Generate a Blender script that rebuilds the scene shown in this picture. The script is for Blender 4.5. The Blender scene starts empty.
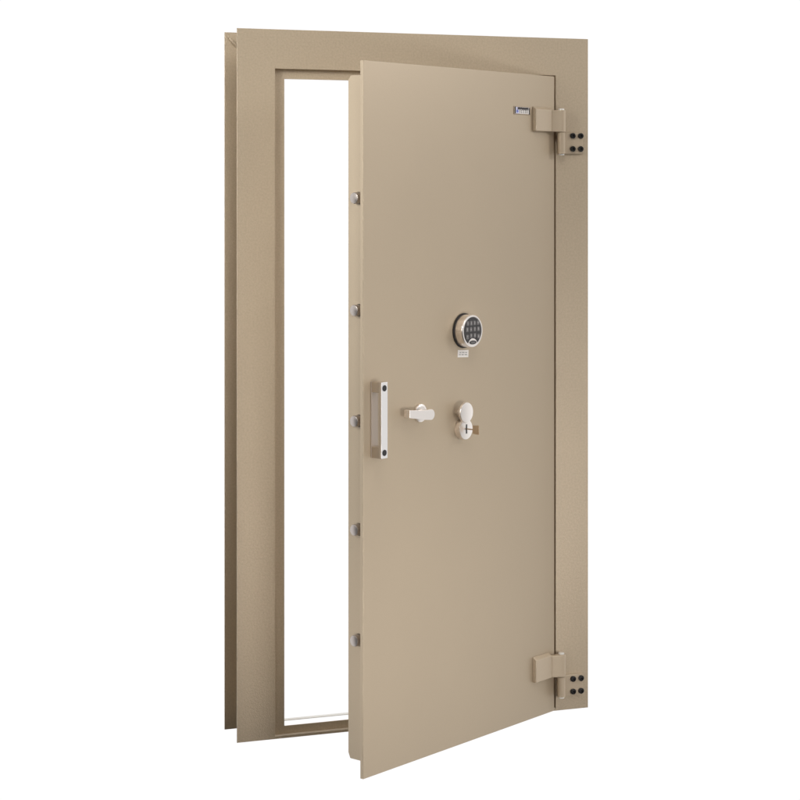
import bpy, bmesh, math, random
from mathutils import Vector, Matrix
random.seed(7)
SC = bpy.context.scene
C = SC.collection
PI = math.pi

# ------------------------------------------------------------------ materials
def new_mat(name):
    m = bpy.data.materials.new(name); m.use_nodes = True
    nt = m.node_tree; b = nt.nodes['Principled BSDF']
    return m, nt, b

def paint(name, col, rough, bump_scale, bump_dist, var=0.04, metallic=0.0, spec=0.5, mottling=0.5, speck=.5, speck_scale=None, lo=.3, hi=.7):
    """sprayed enamel: fine orange-peel / hammered relief plus slow tonal drift"""
    m, nt, b = new_mat(name)
    N, L = nt.nodes, nt.links
    tc = N.new('ShaderNodeTexCoord')
    n1 = N.new('ShaderNodeTexNoise'); n1.inputs['Scale'].default_value = bump_scale
    n1.inputs['Detail'].default_value = 4; n1.inputs['Roughness'].default_value = .55
    v = N.new('ShaderNodeTexVoronoi'); v.feature = 'SMOOTH_F1'; v.inputs['Scale'].default_value = bump_scale * .8
    L.new(tc.outputs['Object'], n1.inputs['Vector'])
    wob = N.new('ShaderNodeMixRGB'); wob.inputs[0].default_value = .02
    L.new(tc.outputs['Object'], wob.inputs[1]); L.new(n1.outputs['Color'], wob.inputs[2])
    L.new(wob.outputs[0], v.inputs['Vector'])
    mx = N.new('ShaderNodeMixRGB'); mx.inputs[0].default_value = mottling
    L.new(n1.outputs['Fac'], mx.inputs[1]); L.new(v.outputs['Distance'], mx.inputs[2])
    bp = N.new('ShaderNodeBump'); bp.inputs['Distance'].default_value = bump_dist; bp.inputs['Strength'].default_value = 1
    L.new(mx.outputs[0], bp.inputs['Height']); L.new(bp.outputs['Normal'], b.inputs['Normal'])
    n2 = N.new('ShaderNodeTexNoise'); n2.inputs['Scale'].default_value = 3.1; n2.inputs['Detail'].default_value = 3
    L.new(tc.outputs['Object'], n2.inputs['Vector'])
    n3 = N.new('ShaderNodeTexNoise'); n3.inputs['Scale'].default_value = speck_scale or bump_scale * 1.3; n3.inputs['Detail'].default_value = 2
    L.new(tc.outputs['Object'], n3.inputs['Vector'])
    av = N.new('ShaderNodeMixRGB'); av.inputs[0].default_value = speck
    L.new(n2.outputs['Fac'], av.inputs[1]); L.new(n3.outputs['Fac'], av.inputs[2])
    cr = N.new('ShaderNodeValToRGB')
    cr.color_ramp.elements[0].position = lo; cr.color_ramp.elements[1].position = hi
    cr.color_ramp.elements[0].color = (*[c * (1 - var) for c in col], 1)
    cr.color_ramp.elements[1].color = (*[c * (1 + var) for c in col], 1)
    L.new(av.outputs[0], cr.inputs[0]); L.new(cr.outputs[0], b.inputs['Base Color'])
    rr = N.new('ShaderNodeMapRange'); rr.inputs['To Min'].default_value = rough - .05; rr.inputs['To Max'].default_value = rough + .05
    L.new(n2.outputs['Fac'], rr.inputs['Value']); L.new(rr.outputs[0], b.inputs['Roughness'])
    b.inputs['Metallic'].default_value = metallic
    b.inputs['Specular IOR Level'].default_value = spec
    return m

def metal(name, col, rough, scale=(300, 300, 300), bump=.00004, metallic=1.0):
    m, nt, b = new_mat(name)
    N, L = nt.nodes, nt.links
    tc = N.new('ShaderNodeTexCoord'); mp = N.new('ShaderNodeMapping'); mp.inputs['Scale'].default_value = scale
    n = N.new('ShaderNodeTexNoise'); n.inputs['Scale'].default_value = 1; n.inputs['Detail'].default_value = 3
    L.new(tc.outputs['Object'], mp.inputs[0]); L.new(mp.outputs[0], n.inputs['Vector'])
    rr = N.new('ShaderNodeMapRange'); rr.inputs['To Min'].default_value = rough * .8; rr.inputs['To Max'].default_value = rough * 1.25
    L.new(n.outputs['Fac'], rr.inputs['Value']); L.new(rr.outputs[0], b.inputs['Roughness'])
    bp = N.new('ShaderNodeBump'); bp.inputs['Distance'].default_value = bump; L.new(n.outputs['Fac'], bp.inputs['Height'])
    L.new(bp.outputs[0], b.inputs['Normal'])
    b.inputs['Base Color'].default_value = (*col, 1); b.inputs['Metallic'].default_value = metallic
    return m

def plain(name, col, rough=.5, metallic=0.0, spec=.5):
    m, nt, b = new_mat(name)
    N, L = nt.nodes, nt.links
    tc = N.new('ShaderNodeTexCoord')
    n = N.new('ShaderNodeTexNoise'); n.inputs['Scale'].default_value = 240; n.inputs['Detail'].default_value = 2
    L.new(tc.outputs['Object'], n.inputs['Vector'])
    cr = N.new('ShaderNodeValToRGB')
    cr.color_ramp.elements[0].color = (*[c * .93 for c in col], 1); cr.color_ramp.elements[1].color = (*[min(1, c * 1.07) for c in col], 1)
    L.new(n.outputs['Fac'], cr.inputs[0]); L.new(cr.outputs[0], b.inputs['Base Color'])
    b.inputs['Roughness'].default_value = rough; b.inputs['Metallic'].default_value = metallic
    b.inputs['Specular IOR Level'].default_value = spec
    return m

BEIGE = (.487, .393, .281)
M_FRAME = paint('hammered beige enamel', BEIGE, .43, 260, .00070, .05, speck=.8, speck_scale=165, lo=.38, hi=.62, metallic=.25)
M_LEAF = paint('satin beige enamel', BEIGE, .42, 260, .00020, .028, metallic=.25, mottling=.2)
M_HINGE = paint('beige hinge enamel', (.54, .435, .315), .30, 200, .0003, .02, metallic=.2, mottling=.2)
M_LEDGE_LIT = paint('lit ledge enamel', (.74, .66, .55), .30, 200, .0001, .04, metallic=.2)  # paler than the frame so the bottom ledge reads as lit
M_SILL = paint('overexposed sill enamel', (.93, .92, .88), .22, 200, .00005, .01)  # white colour stands in for overexposed light on the sill
M_NICKEL = metal('satin nickel', (.95, .888, .84), .33, bump=.00001)
M_BRUSH = metal('brushed nickel', (.97, .94, .92), .34, (900, 900, 30), bump=.000004)
M_CHAMP = metal('champagne handle body', (.43, .34, .25), .38, bump=.00001, metallic=.4)
M_BACK = metal('satin champagne back plate', (.58, .49, .41), .40, bump=.00001, metallic=.5)
M_BOLT = metal('turned steel', (.40, .36, .335), .33, bump=.00001, metallic=.9)
M_PIN = metal('bright steel pin', (.95, .93, .90), .30, bump=.00001, metallic=.5)
M_BRONZE = metal('bronze key metal', (.52, .38, .25), .40, bump=.00001, metallic=.6)
M_BLACK = plain('black plastic', (.012, .011, .011), .42)
M_RUBBER = plain('black rubber', (.018, .014, .012), .7)
M_SCREW = plain('blackened steel', (.018, .017, .017), .30, .3)
M_PAD = plain('dark grey keypad membrane', (.034, .031, .031), .45)
M_KEYCAP = plain('grey keypad key', (.155, .145, .143), .42)
M_DIGIT = plain('pale key print', (.50, .48, .47), .6)
M_WHITE = plain('white label stock', (.84, .80, .76), .5)
M_INK = plain('grey label ink', (.20, .18, .17), .6)
M_DARKINK = plain('black label ink', (.03, .022, .025), .5)
M_BLUE = plain('blue label ink', (.16, .20, .55), .5)
M_LILAC = plain('pale blue label ink', (.62, .62, .80), .5)

# ------------------------------------------------------------------ mesh helpers
def prism(bm, pts, h0, h1, axes):
    """extrude a 2-D outline; axes(a, b, h) -> 3-D point.  Adds a closed solid."""
    lo = [bm.verts.new(axes(a, b, h0)) for a, b in pts]
    hi = [bm.verts.new(axes(a, b, h1)) for a, b in pts]
    n = len(pts)
    bm.faces.new(lo[::-1]); bm.faces.new(hi)
    for i in range(n):
        bm.faces.new((lo[i], lo[(i + 1) % n], hi[(i + 1) % n], hi[i]))

def box(bm, x0, x1, y0, y1, z0, z1):
    prism(bm, [(x0, y0), (x1, y0), (x1, y1), (x0, y1)], z0, z1, lambda a, b, h: (a, b, h))

def lathe(bm, prof, T, n=64):
    """profile [(radius, height)...] turned round the local z axis, placed with matrix T"""
    rings = []
    for r, h in prof:
        if r < 1e-7:
            rings.append([bm.verts.new(T @ Vector((0, 0, h)))])
        else:
            rings.append([bm.verts.new(T @ Vector((r * math.cos(2 * PI * i / n), r * math.sin(2 * PI * i / n), h))) for i in range(n)])
    for A, B in zip(rings, rings[1:]):
        for i in range(n):
            j = (i + 1) % n
            if len(A) == 1 and len(B) == 1: continue
            if len(A) == 1: bm.faces.new((A[0], B[i], B[j]))
            elif len(B) == 1: bm.faces.new((A[i], A[j], B[0]))
            else: bm.faces.new((A[i], A[j], B[j], B[i]))

def ring_rect(bm, outer, inner, y0, y1):
    """rectangular plate with a rectangular opening; (x0,x1,z0,z1), thickness y0..y1"""
    def loop(r, y): return [bm.verts.new(p) for p in ((r[0], y, r[2]), (r[1], y, r[2]), (r[1], y, r[3]), (r[0], y, r[3]))]
    o0, i0, o1, i1 = loop(outer, y0), loop(inner, y0), loop(outer, y1), loop(inner, y1)
    for k in range(4):
        j = (k + 1) % 4
        bm.faces.new((o0[k], o0[j], i0[j], i0[k])); bm.faces.new((o1[k], i1[k], i1[j], o1[j]))
        bm.faces.new((o0[k], o1[k], o1[j], o0[j])); bm.faces.new((i0[k], i0[j], i1[j], i1[k]))

def obj(name, bm, mat, parent=None, bevel=0.0, seg=2, smooth=False, label=None, T=None, angle=30):
    bmesh.ops.recalc_face_normals(bm, faces=bm.faces[:])
    if T is not None: bm.transform(T)
    me = bpy.data.meshes.new(name); bm.to_mesh(me); bm.free()
    for m in (mat if isinstance(mat, (list, tuple)) else [mat]): me.materials.append(m)
    o = bpy.data.objects.new(name, me); C.objects.link(o)
    if parent: o.parent = parent
    if bevel:
        b = o.modifiers.new('bevel', 'BEVEL'); b.width = bevel; b.segments = seg
        b.limit_method = 'ANGLE'; b.angle_limit = math.radians(angle); b.harden_normals = True
    if smooth or bevel:
        for p in me.polygons: p.use_smooth = True
        me.set_sharp_from_angle(angle=math.radians(35))
    if label: o['label'] = label
    return o

def new(): return bmesh.new()

# ------------------------------------------------------------------ dimensions (metres)
W, H = 1.136, 2.100                       # outer size of the frame
OX0, OX1, OZ0, OZ1 = .1158, 1.0250, .0058, 1.9832      # rebate the leaf closes into
LX0, LX1, LZ0, LZ1 = .1500, .9900, .0310, 1.9545       # clear opening through the inner lip
DEPTH = .146                              # front face to rear flange

root = bpy.data.objects.new('vault_door', None); C.objects.link(root)
root.location = (W / 2, 0, 0)
root['label'] = 'tall beige steel vault door standing ajar in its beige wall frame'
root['category'] = 'vault door'; root['kind'] = 'thing'
root.empty_display_size = .2
INV = Matrix.Translation((-W / 2, 0, 0))  # parts are modelled from the frame's lower left corner

def part(name, bm, mat, parent=root, T=None, **k):
    # meshes are in world-like frame coordinates; shift them into the root's space
    M = INV if T is None else INV @ T
    return obj(name, bm, mat, parent, T=M, **k)

# ------------------------------------------------------------------ frame
bm = new()
ring_rect(bm, (0, W, 0, H), (OX0, OX1, OZ0, OZ1), 0, .004)                 # front architrave sheet
ring_rect(bm, (OX0 - .004, OX1 + .004, .0015, OZ1 + .004), (OX0, OX1, OZ0, OZ1), .0043, .0180)   # rebate return
frame = part('door_frame', bm, M_FRAME, bevel=.0008, seg=2)
bm = new()
ring_rect(bm, (OX0 - .004, OX1 + .004, .0015, OZ1 + .004), (LX0, LX1, LZ0, LZ1), .0183, .0223)   # inner lip
part('inner_lip', bm, M_FRAME, frame, bevel=.0008)
def portal(bm, x0, x1, ix0, ix1, z0, z1, iz1, y0, y1):
    prism(bm, [(x0, z0), (x0, z1), (x1, z1), (x1, z0), (ix1, z0), (ix1, iz1), (ix0, iz1), (ix0, z0)], y0, y1, lambda a, b, h: (a, h, b))
bm = new()
box(bm, OX0 + .0005, OX1 - .0005, .0012, .0178, .0061, .0088)  # added strip: the ledge's bright lit line put into its colour
part('ledge_highlight', bm, M_LEDGE_LIT, frame, bevel=.0012, seg=3)
bm = new()
portal(bm, LX0 - .018, LX1 + .018, LX0 - .014, LX1 + .014, .004, LZ1 + .018, LZ1 + .014, .0226, DEPTH - .0003)
part('jamb_lining', bm, M_FRAME, frame, bevel=.0006)
bm = new()
portal(bm, 0, W, LX0 - .014, LX1 + .014, 0, H, LZ1 + .014, DEPTH, DEPTH + .004)
part('rear_flange', bm, M_FRAME, frame, bevel=.0008)
bm = new()
box(bm, LX0 - .0135, LX1 + .0135, .086, .106, .0262, .0280)  # blown-out rear edge, its brightness put into the white colour
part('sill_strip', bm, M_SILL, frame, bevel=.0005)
# weld bead where the rear flange is mitred
bm = new()
steps = 15
for side, sx in ((0, 1),):
    pts = []
    for i in range(steps + 1):
        t = i / steps
        pts.append((side + sx * (.010 + .030 * t), DEPTH - .0006 - .0022 * math.sin(PI * t) , H - .012 - .036 * t, .0016 + .0028 * math.sin(PI * t) + .0004 * math.sin(i * 2.4)))
    prev = None
    for x, y, z, r in pts:
        ring = [bm.verts.new((x + .7 * sx * r * math.cos(a), y + r * math.sin(a), z + .7 * r * math.cos(a))) for a in [2 * PI * k / 10 for k in range(10)]]
        if prev:
            for k in range(10): bm.faces.new((prev[k], prev[(k + 1) % 10], ring[(k + 1) % 10], ring[k]))
        else: bm.faces.new(ring[::-1])
        prev = ring
    bm.faces.new(prev)
part('weld_bead', bm, M_FRAME, frame, smooth=True)

# ------------------------------------------------------------------ leaf: (u from hinge edge, n outward, z)
A = math.radians(30.1)
HX, HY = 1.0193, -.002
D = Vector((-math.cos(A), -math.sin(A), 0)) * 1.0067; Nn = Vector((math.sin(A), -math.cos(A), 0))
T_LEAF = Matrix(((D.x, Nn.x, 0, HX), (D.y, Nn.y, 0, HY), (0, 0, 1, 0), (0, 0, 0, 1)))   # (u,n,z) -> frame space
def out(u, z, n=0):
    """matrix whose local z points out of the leaf at (u, z)"""
    return Matrix(((-1, 0, 0, u), (0, 0, 1, n), (0, 1, 0, z), (0, 0, 0, 1)))
def lp(name, bm, mat, parent=root, **k): return part(name, bm, mat, parent, T=T_LEAF, **k)

bm = new(); box(bm, 0, .897, -.0115, 0, .0010, 1.980)
leaf = lp('door_leaf', bm, M_LEAF, bevel=.0016, seg=3)
bm = new()
u0, u1, z0, z1, n0, n1 = .050, .862, .036, 1.943, -.0118, -.0868
# box section behind the front plate, its rear corners cut off
prism(bm, [(n0, z0), (n0, z1), (n1 + .009, z1), (n1, z1 - .013), (n1, z0 + .016), (n1 + .007, z0)], u0, u1, lambda n, z, u: (u, n, z))
body = lp('door_body', bm, M_LEAF, leaf, bevel=.0012)

# locking bolts out of the free edge
def axis_u(u, n, z):   # local z runs along +u
    return Matrix(((0, 0, 1, u), (1, 0, 0, n), (0, 1, 0, z), (0, 0, 0, 1)))
for z in (1.6005, 1.2885, .9810, .6790, .3715):
    bm = new()
    lathe(bm, [(0, -.004), (.0160, -.004), (.0160, .0165), (.0145, .0190), (.0132, .0195), (0, .0195)], axis_u(.8625, -.0485, z), 40)
    bolt = lp('locking_bolt', bm, M_BOLT, leaf, smooth=True)
for z in (1.6005, 1.2885, .9810, .6790, .3715):
    bm = new()
    lathe(bm, [(.0162, .0004), (.0174, .0004), (.0174, .0008), (.0162, .0008), (.0168, .0004)], axis_u(.862, -.0465, z), 40)
    lp('bolt_hole', bm, M_RUBBER, leaf, smooth=True)

# ------------------------------------------------------------------ hinges
KX, KY, KR = 1.0335, -.0225, .0128
def knuckle(bm, z0, z1, r, e=.0012):
    lathe(bm, [(0, z0), (r - e, z0), (r, z0 + e), (r, z1 - e), (r - e, z1), (0, z1)], Matrix.Translation((KX, KY, 0)), 48)
def hinge(zt, zb, zl, leaf_z, sx, where):
    """zt/zb top and bottom of the door half, zl bottom of the frame half"""
    bm = new()
    # thick plate screwed to the leaf, its upper edge chamfered
    prof = [(.0004, zb), (.0140, zb + .001), (.0140, zt - .001), (.0004, zt + .0085)]
    prism(bm, prof, .0313, .1150, lambda n, z, u: T_LEAF @ Vector((u, n, z)))
    p = [T_LEAF @ Vector((.0318, .0140, 0)), None]
    q0, q1 = T_LEAF @ Vector((.0318, .0140, 0)), T_LEAF @ Vector((.0318, .0030, 0))
    web = [(q0.x, q0.y), (KX - .003, KY - KR - .0003), (KX, KY - KR + .0005), (KX, KY + .004), (KX - .012, KY + .012), (q1.x, q1.y)]
    prism(bm, web, zb + .0012, zt - .0012, lambda a, b, h: (a, b, h))
    h = part('hinge', bm, M_HINGE, root, bevel=.0022, seg=3, label='beige %s hinge of the vault door' % where)
    bm = new(); knuckle(bm, zb + .0008, zt - .0008, KR + .0007)
    part('hinge_knuckle', bm, M_HINGE, h, smooth=True)
    bm = new(); knuckle(bm, zl, zb - .0006, KR - .0008)
    prism(bm, [(KX, KY + .002), (KX + .012, KY + .004), (1.050, -.0062), (1.050, -.0008), (KX, -.0008)], zl + .003, zb - .004, lambda a, b, h: (a, b, h))
    part('frame_knuckle', bm, M_HINGE, h, smooth=True)
    bm = new(); box(bm, 1.0500, leaf_z[2], -.0085, -.0003, leaf_z[0], leaf_z[1])
    fl = part('frame_plate', bm, M_HINGE, h, bevel=.0012)
    for za, zc in ((zt - .0008, zt + .0042), (zl - .0040, zl + .0006)):
        bm = new()
        lathe(bm, [(0, za), (.0088, za), (.0094, za + .0008), (.0094, zc - .0012), (.0080, zc), (0, zc)], Matrix.Translation((KX, KY, 0)), 32)
        part('hinge_pin', bm, M_PIN, h, smooth=True)
    for x in sx[:2]:
        for z in sx[2:]:
            bm = new()
            T = Matrix(((1, 0, 0, x), (0, 0, -1, -.0085), (0, 1, 0, z), (0, 0, 0, 1)))
            # cap head with a socket sunk into it
            lathe(bm, [(0, 0), (.0088, 0), (.0090, .0052), (.0078, .0066), (.0046, .0068)], T, 36)
            lathe(bm, [(.0046, .0068), (.0042, .0062), (.0040, .0030), (0, .0030)], T, 6)
            part('socket_screw', bm, M_SCREW, h, smooth=True)
    return h
hinge(1.8745, 1.8055, 1.7378, (1.7395, 1.8050, 1.1145), (1.0782, 1.1055, 1.7950, 1.7540), 'upper')
hinge(.1820, .1115, .0488, (.0450, .1110, 1.1150), (1.0795, 1.1070, .0975, .0580), 'lower')

# ------------------------------------------------------------------ round keypad lock
KU, KZ, R = .4566, 1.2120, .0480
bm = new(); lathe(bm, [(0, .0003), (.0505, .0003), (.0512, .0015), (.0508, .0042), (.048, .0050), (0, .0050)], out(KU - .001, KZ), 96)
pad = lp('keypad_lock', bm, M_RUBBER, smooth=True, label='round silver keypad lock on a black gasket')
bm = new()
lathe(bm, [(0, .0052), (.0468, .0052), (.0474, .0100), (.0480, .0300), (.0478, .0325), (.0462, .0348), (.0438, .0352), (.0418, .0347), (.0412, .0335), (0, .0335)], out(KU - .001, KZ), 96)
lp('housing', bm, M_NICKEL, pad, smooth=True)
# dark membrane: disc with a concave bite over the oval window
def pad_outline(r, bite_c, bite_r, n=72):
    pts = []
    for i in range(n):
        a = PI / 2 + 2 * PI * i / n
        x, z = r * math.cos(a), r * math.sin(a)
        dz = z - bite_c
        if x * x + dz * dz < bite_r * bite_r or (z < bite_c and abs(x) < bite_r):
            z = bite_c + math.sqrt(max(0, bite_r * bite_r - x * x))
        pts.append((x, z))
    return pts
T = out(KU - .001, KZ, .0336)
bm = new(); prism(bm, pad_outline(.0408, -.0440, .0230), 0, .0012, lambda a, b, h: T @ Vector((a, b, h)))
lp('membrane', bm, M_PAD, pad, bevel=.0003)
# raised silver bridge round the small oval window
bm = new()
def lens(w, h, n=40):
    return [(w * math.cos(2 * PI * i / n), h * math.sin(2 * PI * i / n)) for i in range(n)]
bridge = [(x, z) for x, z in pad_outline(.0420, 9, 0)]
seg = []
n = 40
for i in range(n + 1):
    x = -.0228 + .0456 * i / n
    seg.append((x, -.0440 + math.sqrt(max(0, .0228 ** 2 - x * x)) if abs(x) < .0228 else -.0440))
top = [p for p in seg if p[0] ** 2 + p[1] ** 2 < .0425 ** 2]
a0 = math.atan2(top[-1][1], top[-1][0]); a1 = math.atan2(top[0][1], top[0][0])
arc = [(.0425 * math.cos(a0 + (a1 - a0) * i / 20), .0425 * math.sin(a0 + (a1 - a0) * i / 20)) for i in range(21)]
prism(bm, top + arc, .0002, .0020, lambda a, b, h: T @ Vector((a, b, h)))
lp('bezel_bridge', bm, M_NICKEL, pad, bevel=.0005)
bm = new(); prism(bm, [(x, z - .0330) for x, z in lens(.0168, .0058)], .0015, .0026, lambda a, b, h: T @ Vector((a, b, h)))
lp('oval_window', bm, M_PAD, pad, bevel=.0003)
bm = new(); prism(bm, [(x, z - .0330) for x, z in lens(.0105, .0026)], .0027, .0030, lambda a, b, h: T @ Vector((a, b, h)))
lp('window_mark', bm, M_KEYCAP, pad)

def text_into(bm, s, size, T, mat_index, z=.0):
    cu = bpy.data.curves.new('t', 'FONT'); cu.body = s; cu.size = size; cu.align_x = 'CENTER'; cu.align_y = 'CENTER'
    cu.extrude = .00012; cu.resolution_u = 3
    o = bpy.data.objects.new('t', cu); C.objects.link(o)
    dg = bpy.context.evaluated_depsgraph_get(); dg.update()
    me = bpy.data.meshes.new_from_object(o.evaluated_get(dg))
    n0 = len(bm.verts); f0 = len(bm.faces)
    bm.from_mesh(me); bm.verts.ensure_lookup_table(); bm.faces.ensure_lookup_table()
    for v in bm.verts[n0:]: v.co = T @ (v.co + Vector((0, 0, z)))
    for f in bm.faces[f0:]: f.material_index = mat_index
    bpy.data.objects.remove(o); bpy.data.meshes.remove(me); bpy.data.curves.remove(cu)

rows = ((.0235, '1234', .0148), (.0055, '5678', .0170), (-.0130, '*90#', .0158))
for zc, chars, half in rows:
    for k, ch in enumerate(chars):
        x = -(.0262 if zc > 0 else .0255) + k * .0172
        if zc > .02: x = -.0240 + k * .0160
        zz = zc - (.003 if zc < 0 and k in (0, 3) else 0)
        kw, kh = (.0060, .0064)
        pts = []
        for cx, cz, st in ((kw, kh, 0), (-kw, kh, 90), (-kw, -kh, 180), (kw, -kh, 270)):
            for q in range(5):
                aa = math.radians(st + 22.5 * q); rr = .0022
                pts.append((x + cx - math.copysign(rr, cx) + rr * math.cos(aa), zz + cz - math.copysign(rr, cz) + rr * math.sin(aa)))
        bm = new(); prism(bm, pts, .0013, .0026, lambda a, b, h: T @ Vector((a, b, h)))
        text_into(bm, ch, .0098, T @ Matrix.Translation((x, zz, .0028)), 1)
        lp('keypad_key', bm, [M_KEYCAP, M_DIGIT], pad)

# ------------------------------------------------------------------ labels fixed to the leaf
def rect(bm, T, x0, x1, z0, z1, h0, h1, mi=0):
    f0 = len(bm.faces)
    prism(bm, [(x0, z0), (x1, z0), (x1, z1), (x0, z1)], h0, h1, lambda a, b, h: T @ Vector((a, b, h)))
    bm.faces.ensure_lookup_table()
    for f in bm.faces[f0:]: f.material_index = mi
T = out(.4570, 1.1445) @ Matrix.Rotation(math.radians(-3.2), 4, 'Z')
bm = new(); rect(bm, T, -.0250, .0250, -.0108, .0108, .0002, .0006)
# two lines of small print, too fine to read
for z, spans in ((.0030, ((-.017, -.009), (-.006, .006), (.009, .018))), (-.0030, ((-.020, -.010), (-.007, .004), (.007, .019)))):
    for a0_, b0_ in spans:
        x = a0_
        while x < b0_ - .0008:
            w = random.uniform(.0009, .0019); hh = random.uniform(.0009, .0015)
            rect(bm, T, x, min(b0_, x + w), z - hh, z + hh, .0007, .0008, 1); x += w + .0006
lp('small_label', bm, [M_WHITE, M_INK], leaf)

T = out(.1685, 1.8675)
bm = new(); rect(bm, T, -.0420, .0420, -.0122, .0122, .0002, .0018)
lp('nameplate', bm, M_CHAMP, leaf, bevel=.0005)
bm = new()
rect(bm, T, -.0340, .0330, -.0100, .0100, .0019, .0021, 0)
rect(bm, T, -.0395, -.0340, -.0100, .0110, .0019, .0022, 1)
rect(bm, T, .0320, .0378, -.0112, .0085, .0019, .0022, 1)
rect(bm, T, -.0335, -.0180, -.0098, .0098, .00215, .0023, 3)
pts = [(-.0262 + .0052 * math.cos(k * PI / 3.5), -.0025 + .0046 * math.sin(k * PI / 3.5)) for k in range(7)]
f0 = len(bm.faces); prism(bm, pts, .0024, .0026, lambda a, b, h: T @ Vector((a, b, h))); bm.faces.ensure_lookup_table()
for f in bm.faces[f0:]: f.material_index = 2
x = -.0255
while x < .029:                                    # bold dark lettering band along the top
    w = random.uniform(.0030, .0052); z = random.uniform(-.0010, .0010)
    rect(bm, T, x, x + w, .0022 + z, .0094 + z * .4, .0024, .0026, 1); x += w + .0005
for x, w, g in ((-.0150, .0026, 1), (-.0075, .0050, 4), (.0035, .0040, 4), (.0130, .0050, 4), (.0215, .0050, 4)):
    rect(bm, T, x, x + .0014, -.0075, .0015, .0024, .0026, g)
    rect(bm, T, x + .0016, x + w, -.0012, .0010, .0024, .0026, g)
    rect(bm, T, x + .0016, x + w, -.0075, -.0058, .0024, .0026, g)
lp('nameplate_print', bm, [M_WHITE, M_DARKINK, M_BLUE, M_LILAC, M_INK], leaf)

# ------------------------------------------------------------------ pull handle
bm = new()
HU0, HU1 = .8383, .8652
box(bm, HU0, HU1, .0285, .0380, .8825, 1.0930)
bm.normal_update(); bmesh.ops.recalc_face_normals(bm, faces=bm.faces[:])
for f in bm.faces:
    f.material_index = 0 if f.normal.y > .5 else 1  # front face pale nickel, all other faces tan
handle = lp('pull_handle', bm, [M_BRUSH, M_CHAMP], bevel=.0008, seg=2)
bm = new(); box(bm, HU0 + .0006, HU1 + .0006, .0002, .0024, .8832, 1.0922)
lp('back_plate', bm, M_BACK, handle, bevel=.0006)
for za, zb in ((1.0638, 1.0927), (.8828, .9137)):
    bm = new(); box(bm, HU0 + .0003, HU1 - .0003, .0026, .0283, za, zb)
    lp('handle_mount', bm, M_CHAMP, handle, bevel=.001)
for z in (1.0762, .8981):
    bm = new(); lathe(bm, [(0, 0), (.0086, 0), (.0086, .0007), (.0078, .0011), (.005, .0009), (0, .0007)], out(.8518, z, .0381), 36)
    lp('screw_cap', bm, M_BLACK, handle, smooth=True)

# ------------------------------------------------------------------ lever handle
bm = new()
lathe(bm, [(0, .0003), (.0255, .0003), (.0262, .0012), (.0255, .0058), (.0225, .0080), (.0180, .0084), (.0172, .0074), (.0120, .0074), (.0115, .0095), (0, .0095)], out(.6550, .9880), 64)
lever = lp('lever_handle', bm, M_NICKEL, smooth=True)
bm = new(); lathe(bm, [(0, .0096), (.0088, .0096), (.0088, .0275), (0, .0275)], out(.6500, .9870), 32)
lp('spindle', bm, M_NICKEL, lever, smooth=True)
pts = []
cxu, czu, rr = .6455, .9850, .0152
for i in range(25):
    aa = PI / 2 + .30 + (PI - .25) * i / 24   # round hub end, towards the hinge side
    pts.append((cxu - (-math.cos(aa)) * rr, czu + math.sin(aa) * rr))
pts = [(cxu + rr * math.cos(aa), czu + rr * math.sin(aa)) for aa in [math.radians(78 + 204 * i / 24) for i in range(25)]]
pts = pts + [(.6760, .9728), (.7416, .9835), (.7416, 1.0055), (.6760, 1.0000)]
bm = new(); prism(bm, pts, .0278, .0355, lambda u, z, n: (u, n, z))
lp('lever_arm', bm, M_NICKEL, lever, bevel=.0012, seg=3)
bm = new(); box(bm, .7320, .7414, .0150, .0277, .9838, 1.0052)
lp('lever_return', bm, M_NICKEL, lever, bevel=.0012, seg=3)

# ------------------------------------------------------------------ key lock with swivel cover
bm = new()
lathe(bm, [(0, .0003), (.0292, .0003), (.0298, .0015), (.0298, .0190), (.0292, .0203), (.0280, .0207), (0, .0205)], out(.4672, .9250), 64)
lock = lp('key_lock', bm, M_NICKEL, smooth=True)
bm = new()
lathe(bm, [(0, .0003), (.0120, .0003), (.0120, .0222), (0, .0222)], out(.4760, .9715), 48)
lp('cover_pivot', bm, M_NICKEL, lock, smooth=True)
bm = new()
lathe(bm, [(0, .0224), (.0285, .0224), (.0297, .0236), (.0297, .0290), (.0290, .0302), (.0280, .0305), (0, .0305)], out(.4770, .9755), 64)
lp('keyhole_cover', bm, M_NICKEL, lock, smooth=True)
bm = new(); T = out(.4664, .9260)
rect(bm, T, -.0030, .0030, -.0135, .0135, .0200, .0209)
lathe(bm, [(0, .0200), (.0042, .0200), (.0042, .02095), (0, .02095)], T, 24)
lp('keyhole', bm, M_BLACK, lock)

# the key resting in the lock is a thing of its own
krt = bpy.data.objects.new('key', None); C.objects.link(krt); krt.empty_display_size = .02
kp = T_LEAF @ Vector((.4664, .0210, .9262)); krt.location = kp
krt['label'] = 'small bronze coloured key sticking out of the round key lock'; krt['category'] = 'key'
KT = Matrix.Translation(-kp) @ T_LEAF
bm = new(); lathe(bm, [(0, 0), (.0019, 0), (.0019, .0235), (0, .0235)], out(.4664, .9262, .0212), 20)
obj('key_shank', bm, M_BRONZE, krt, T=KT, smooth=True)
bm = new()
# flat bow, its plane upright and square to the leaf, two small bites in its outer edge and a hole
o_ = [(.0440, .9140), (.0655, .9125), (.0668, .9140), (.0668, .9210), (.0655, .9222), (.0668, .9236), (.0668, .9300), (.0655, .9312), (.0668, .9325), (.0668, .9385), (.0650, .9398), (.0440, .9380)]
prism(bm, o_, .4656, .4674, lambda n, z, u: (u, n, z))
obj('key_bow', bm, M_BRONZE, krt, T=KT, bevel=.0005)

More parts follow.
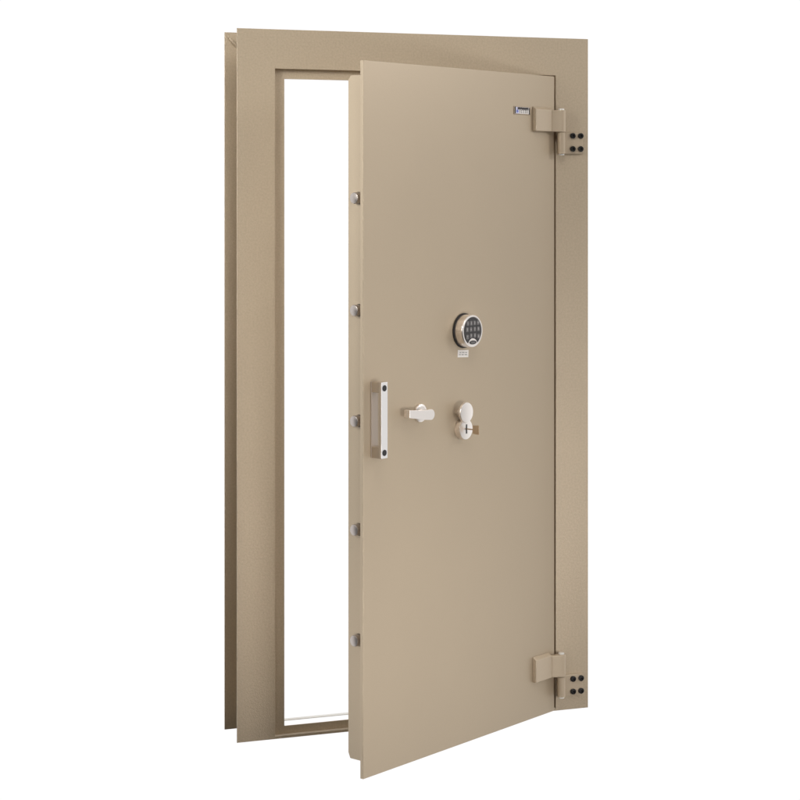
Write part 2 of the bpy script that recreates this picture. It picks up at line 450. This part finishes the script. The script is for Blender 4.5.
# ------------------------------------------------------------------ camera
cam_d = bpy.data.cameras.new('camera'); cam = bpy.data.objects.new('camera', cam_d); C.objects.link(cam)
SC.camera = cam
cam.location = (-1.4008, -5.3322, 1.6007)
cam.rotation_euler = (math.radians(90), 0, math.radians(-19.70))
cam_d.sensor_width = 36; cam_d.lens = 36 * 1870 / 800
cam_d.shift_y = -(400 - 198) / 800
cam_d.clip_end = 200

# ------------------------------------------------------------------ studio: white sweep behind, dimmer room behind the camera
w = bpy.data.worlds.new('World'); SC.world = w; w.use_nodes = True
nt = w.node_tree; N, L = nt.nodes, nt.links
bg = N['Background']
tc = N.new('ShaderNodeTexCoord')
dp = N.new('ShaderNodeVectorMath'); dp.operation = 'DOT_PRODUCT'
dp.inputs[1].default_value = (math.sin(math.radians(19.7)), math.cos(math.radians(19.7)), 0)
L.new(tc.outputs['Generated'], dp.inputs[0])
def axis_term(vec, k, c):
    d = N.new('ShaderNodeVectorMath'); d.operation = 'DOT_PRODUCT'; d.inputs[1].default_value = vec
    L.new(tc.outputs['Generated'], d.inputs[0])
    m = N.new('ShaderNodeMath'); m.operation = 'MULTIPLY_ADD'; m.inputs[1].default_value = k; m.inputs[2].default_value = c; m.use_clamp = True
    L.new(d.outputs['Value'], m.inputs[0]); return m.outputs[0]
def ramp(stops):
    r = N.new('ShaderNodeValToRGB'); e = r.color_ramp.elements
    while len(e) > 1: e.remove(e[-1])
    for n_, (p_, c_) in enumerate(stops):
        q_ = e[0] if n_ == 0 else e.new(p_)
        q_.position = p_; q_.color = (c_, c_, c_, 1)
    L.new(mr.outputs[0], r.inputs[0]); return r.outputs[0]
def mul(a_, b_, op='MULTIPLY'):
    m = N.new('ShaderNodeMath'); m.operation = op
    for s_, v_ in ((0, a_), (1, b_)):
        if isinstance(v_, (int, float)): m.inputs[s_].default_value = v_
        else: L.new(v_, m.inputs[s_])
    return m.outputs[0]
mr = N.new('ShaderNodeMapRange'); mr.inputs['From Min'].default_value = -1; mr.inputs['From Max'].default_value = 1
L.new(dp.outputs['Value'], mr.inputs['Value'])
front = ramp([(0, .02), (.55, .02), (.74, 1.02)])            # white sweep behind the door
wall = ramp([(.36, 0), (.46, 1), (.55, 1), (.74, 0)])             # added side glow that brightens edges and nickel; no wall stands there
left = mul(mul(wall, axis_term((-1, 0, 0), 2, .5)), 1.5)
right = mul(mul(wall, axis_term((1, 0, 0), 2, .5)), .60)
L.new(mul(mul(front, left, 'ADD'), right, 'ADD'), bg.inputs['Color']); bg.inputs['Strength'].default_value = 1.0

def softbox(name, loc, target, sx, sy, power, spread=180, col=(1, .975, .95)):
    l = bpy.data.lights.new(name, 'AREA'); l.shape = 'RECTANGLE'; l.size = sx; l.size_y = sy; l.energy = power; l.color = col
    l.spread = math.radians(spread)
    o = bpy.data.objects.new(name, l); C.objects.link(o); o.location = loc
    o.rotation_euler = (Vector(target) - Vector(loc)).to_track_quat('-Z', 'Y').to_euler()
    return o
def tgt(z): return (.5, 0, 1.0 + (z - 1) * .3)
softbox('top_softbox', (.3, -1.8, 3.4), (.5, 0, 1.7), 1.1, 1.1, 21)
softbox('left_softbox', (-3.4, -.9, 2.2), tgt(2.2), 1.1, 1.1, 9.9)
softbox('left_frame_fill', (-3.0, -2.0, 2.8), (0, 0, 1.95), 1.0, .8, 9.2, 50, (.97, .975, .95))  # added lamp, narrowed and aimed high so the frame's lower left stays dark
softbox('low_right_softbox', (2.2, -3.4, .4), tgt(.4), .7, .7, 21.5)
softbox('low_gridded_softbox', (2.4, -3.6, .6), (.6, -.2, .4), 1.0, 1.0, 1.8, 60)
softbox('right_softbox', (3.2, -1.2, 2.6), tgt(2.6), .45, .45, 14)
softbox('high_right_softbox', (2.6, -3.0, 2.9), tgt(2.9), .6, .6, 7)
softbox('low_fill_softbox', (1.2, -3.6, .25), (.3, -.3, .3), .8, .6, 2.2, 45)
softbox('leaf_edge_fill', (-1.6, -2.6, .1), (.25, -.45, .3), .5, .6, .5, 20)  # added narrow lamp to lift the foot of the leaf's free edge
softbox('centre_frame_fill', (-.3, -3.2, 2.0), (0, 0, 1.2), .8, 1.0, 1.2, 35)  # added lamp for the left of the frame, cut off towards the bottom

SC.view_settings.view_transform = 'Standard'; SC.view_settings.look = 'None'
SC.view_settings.exposure = 0; SC.view_settings.gamma = 1
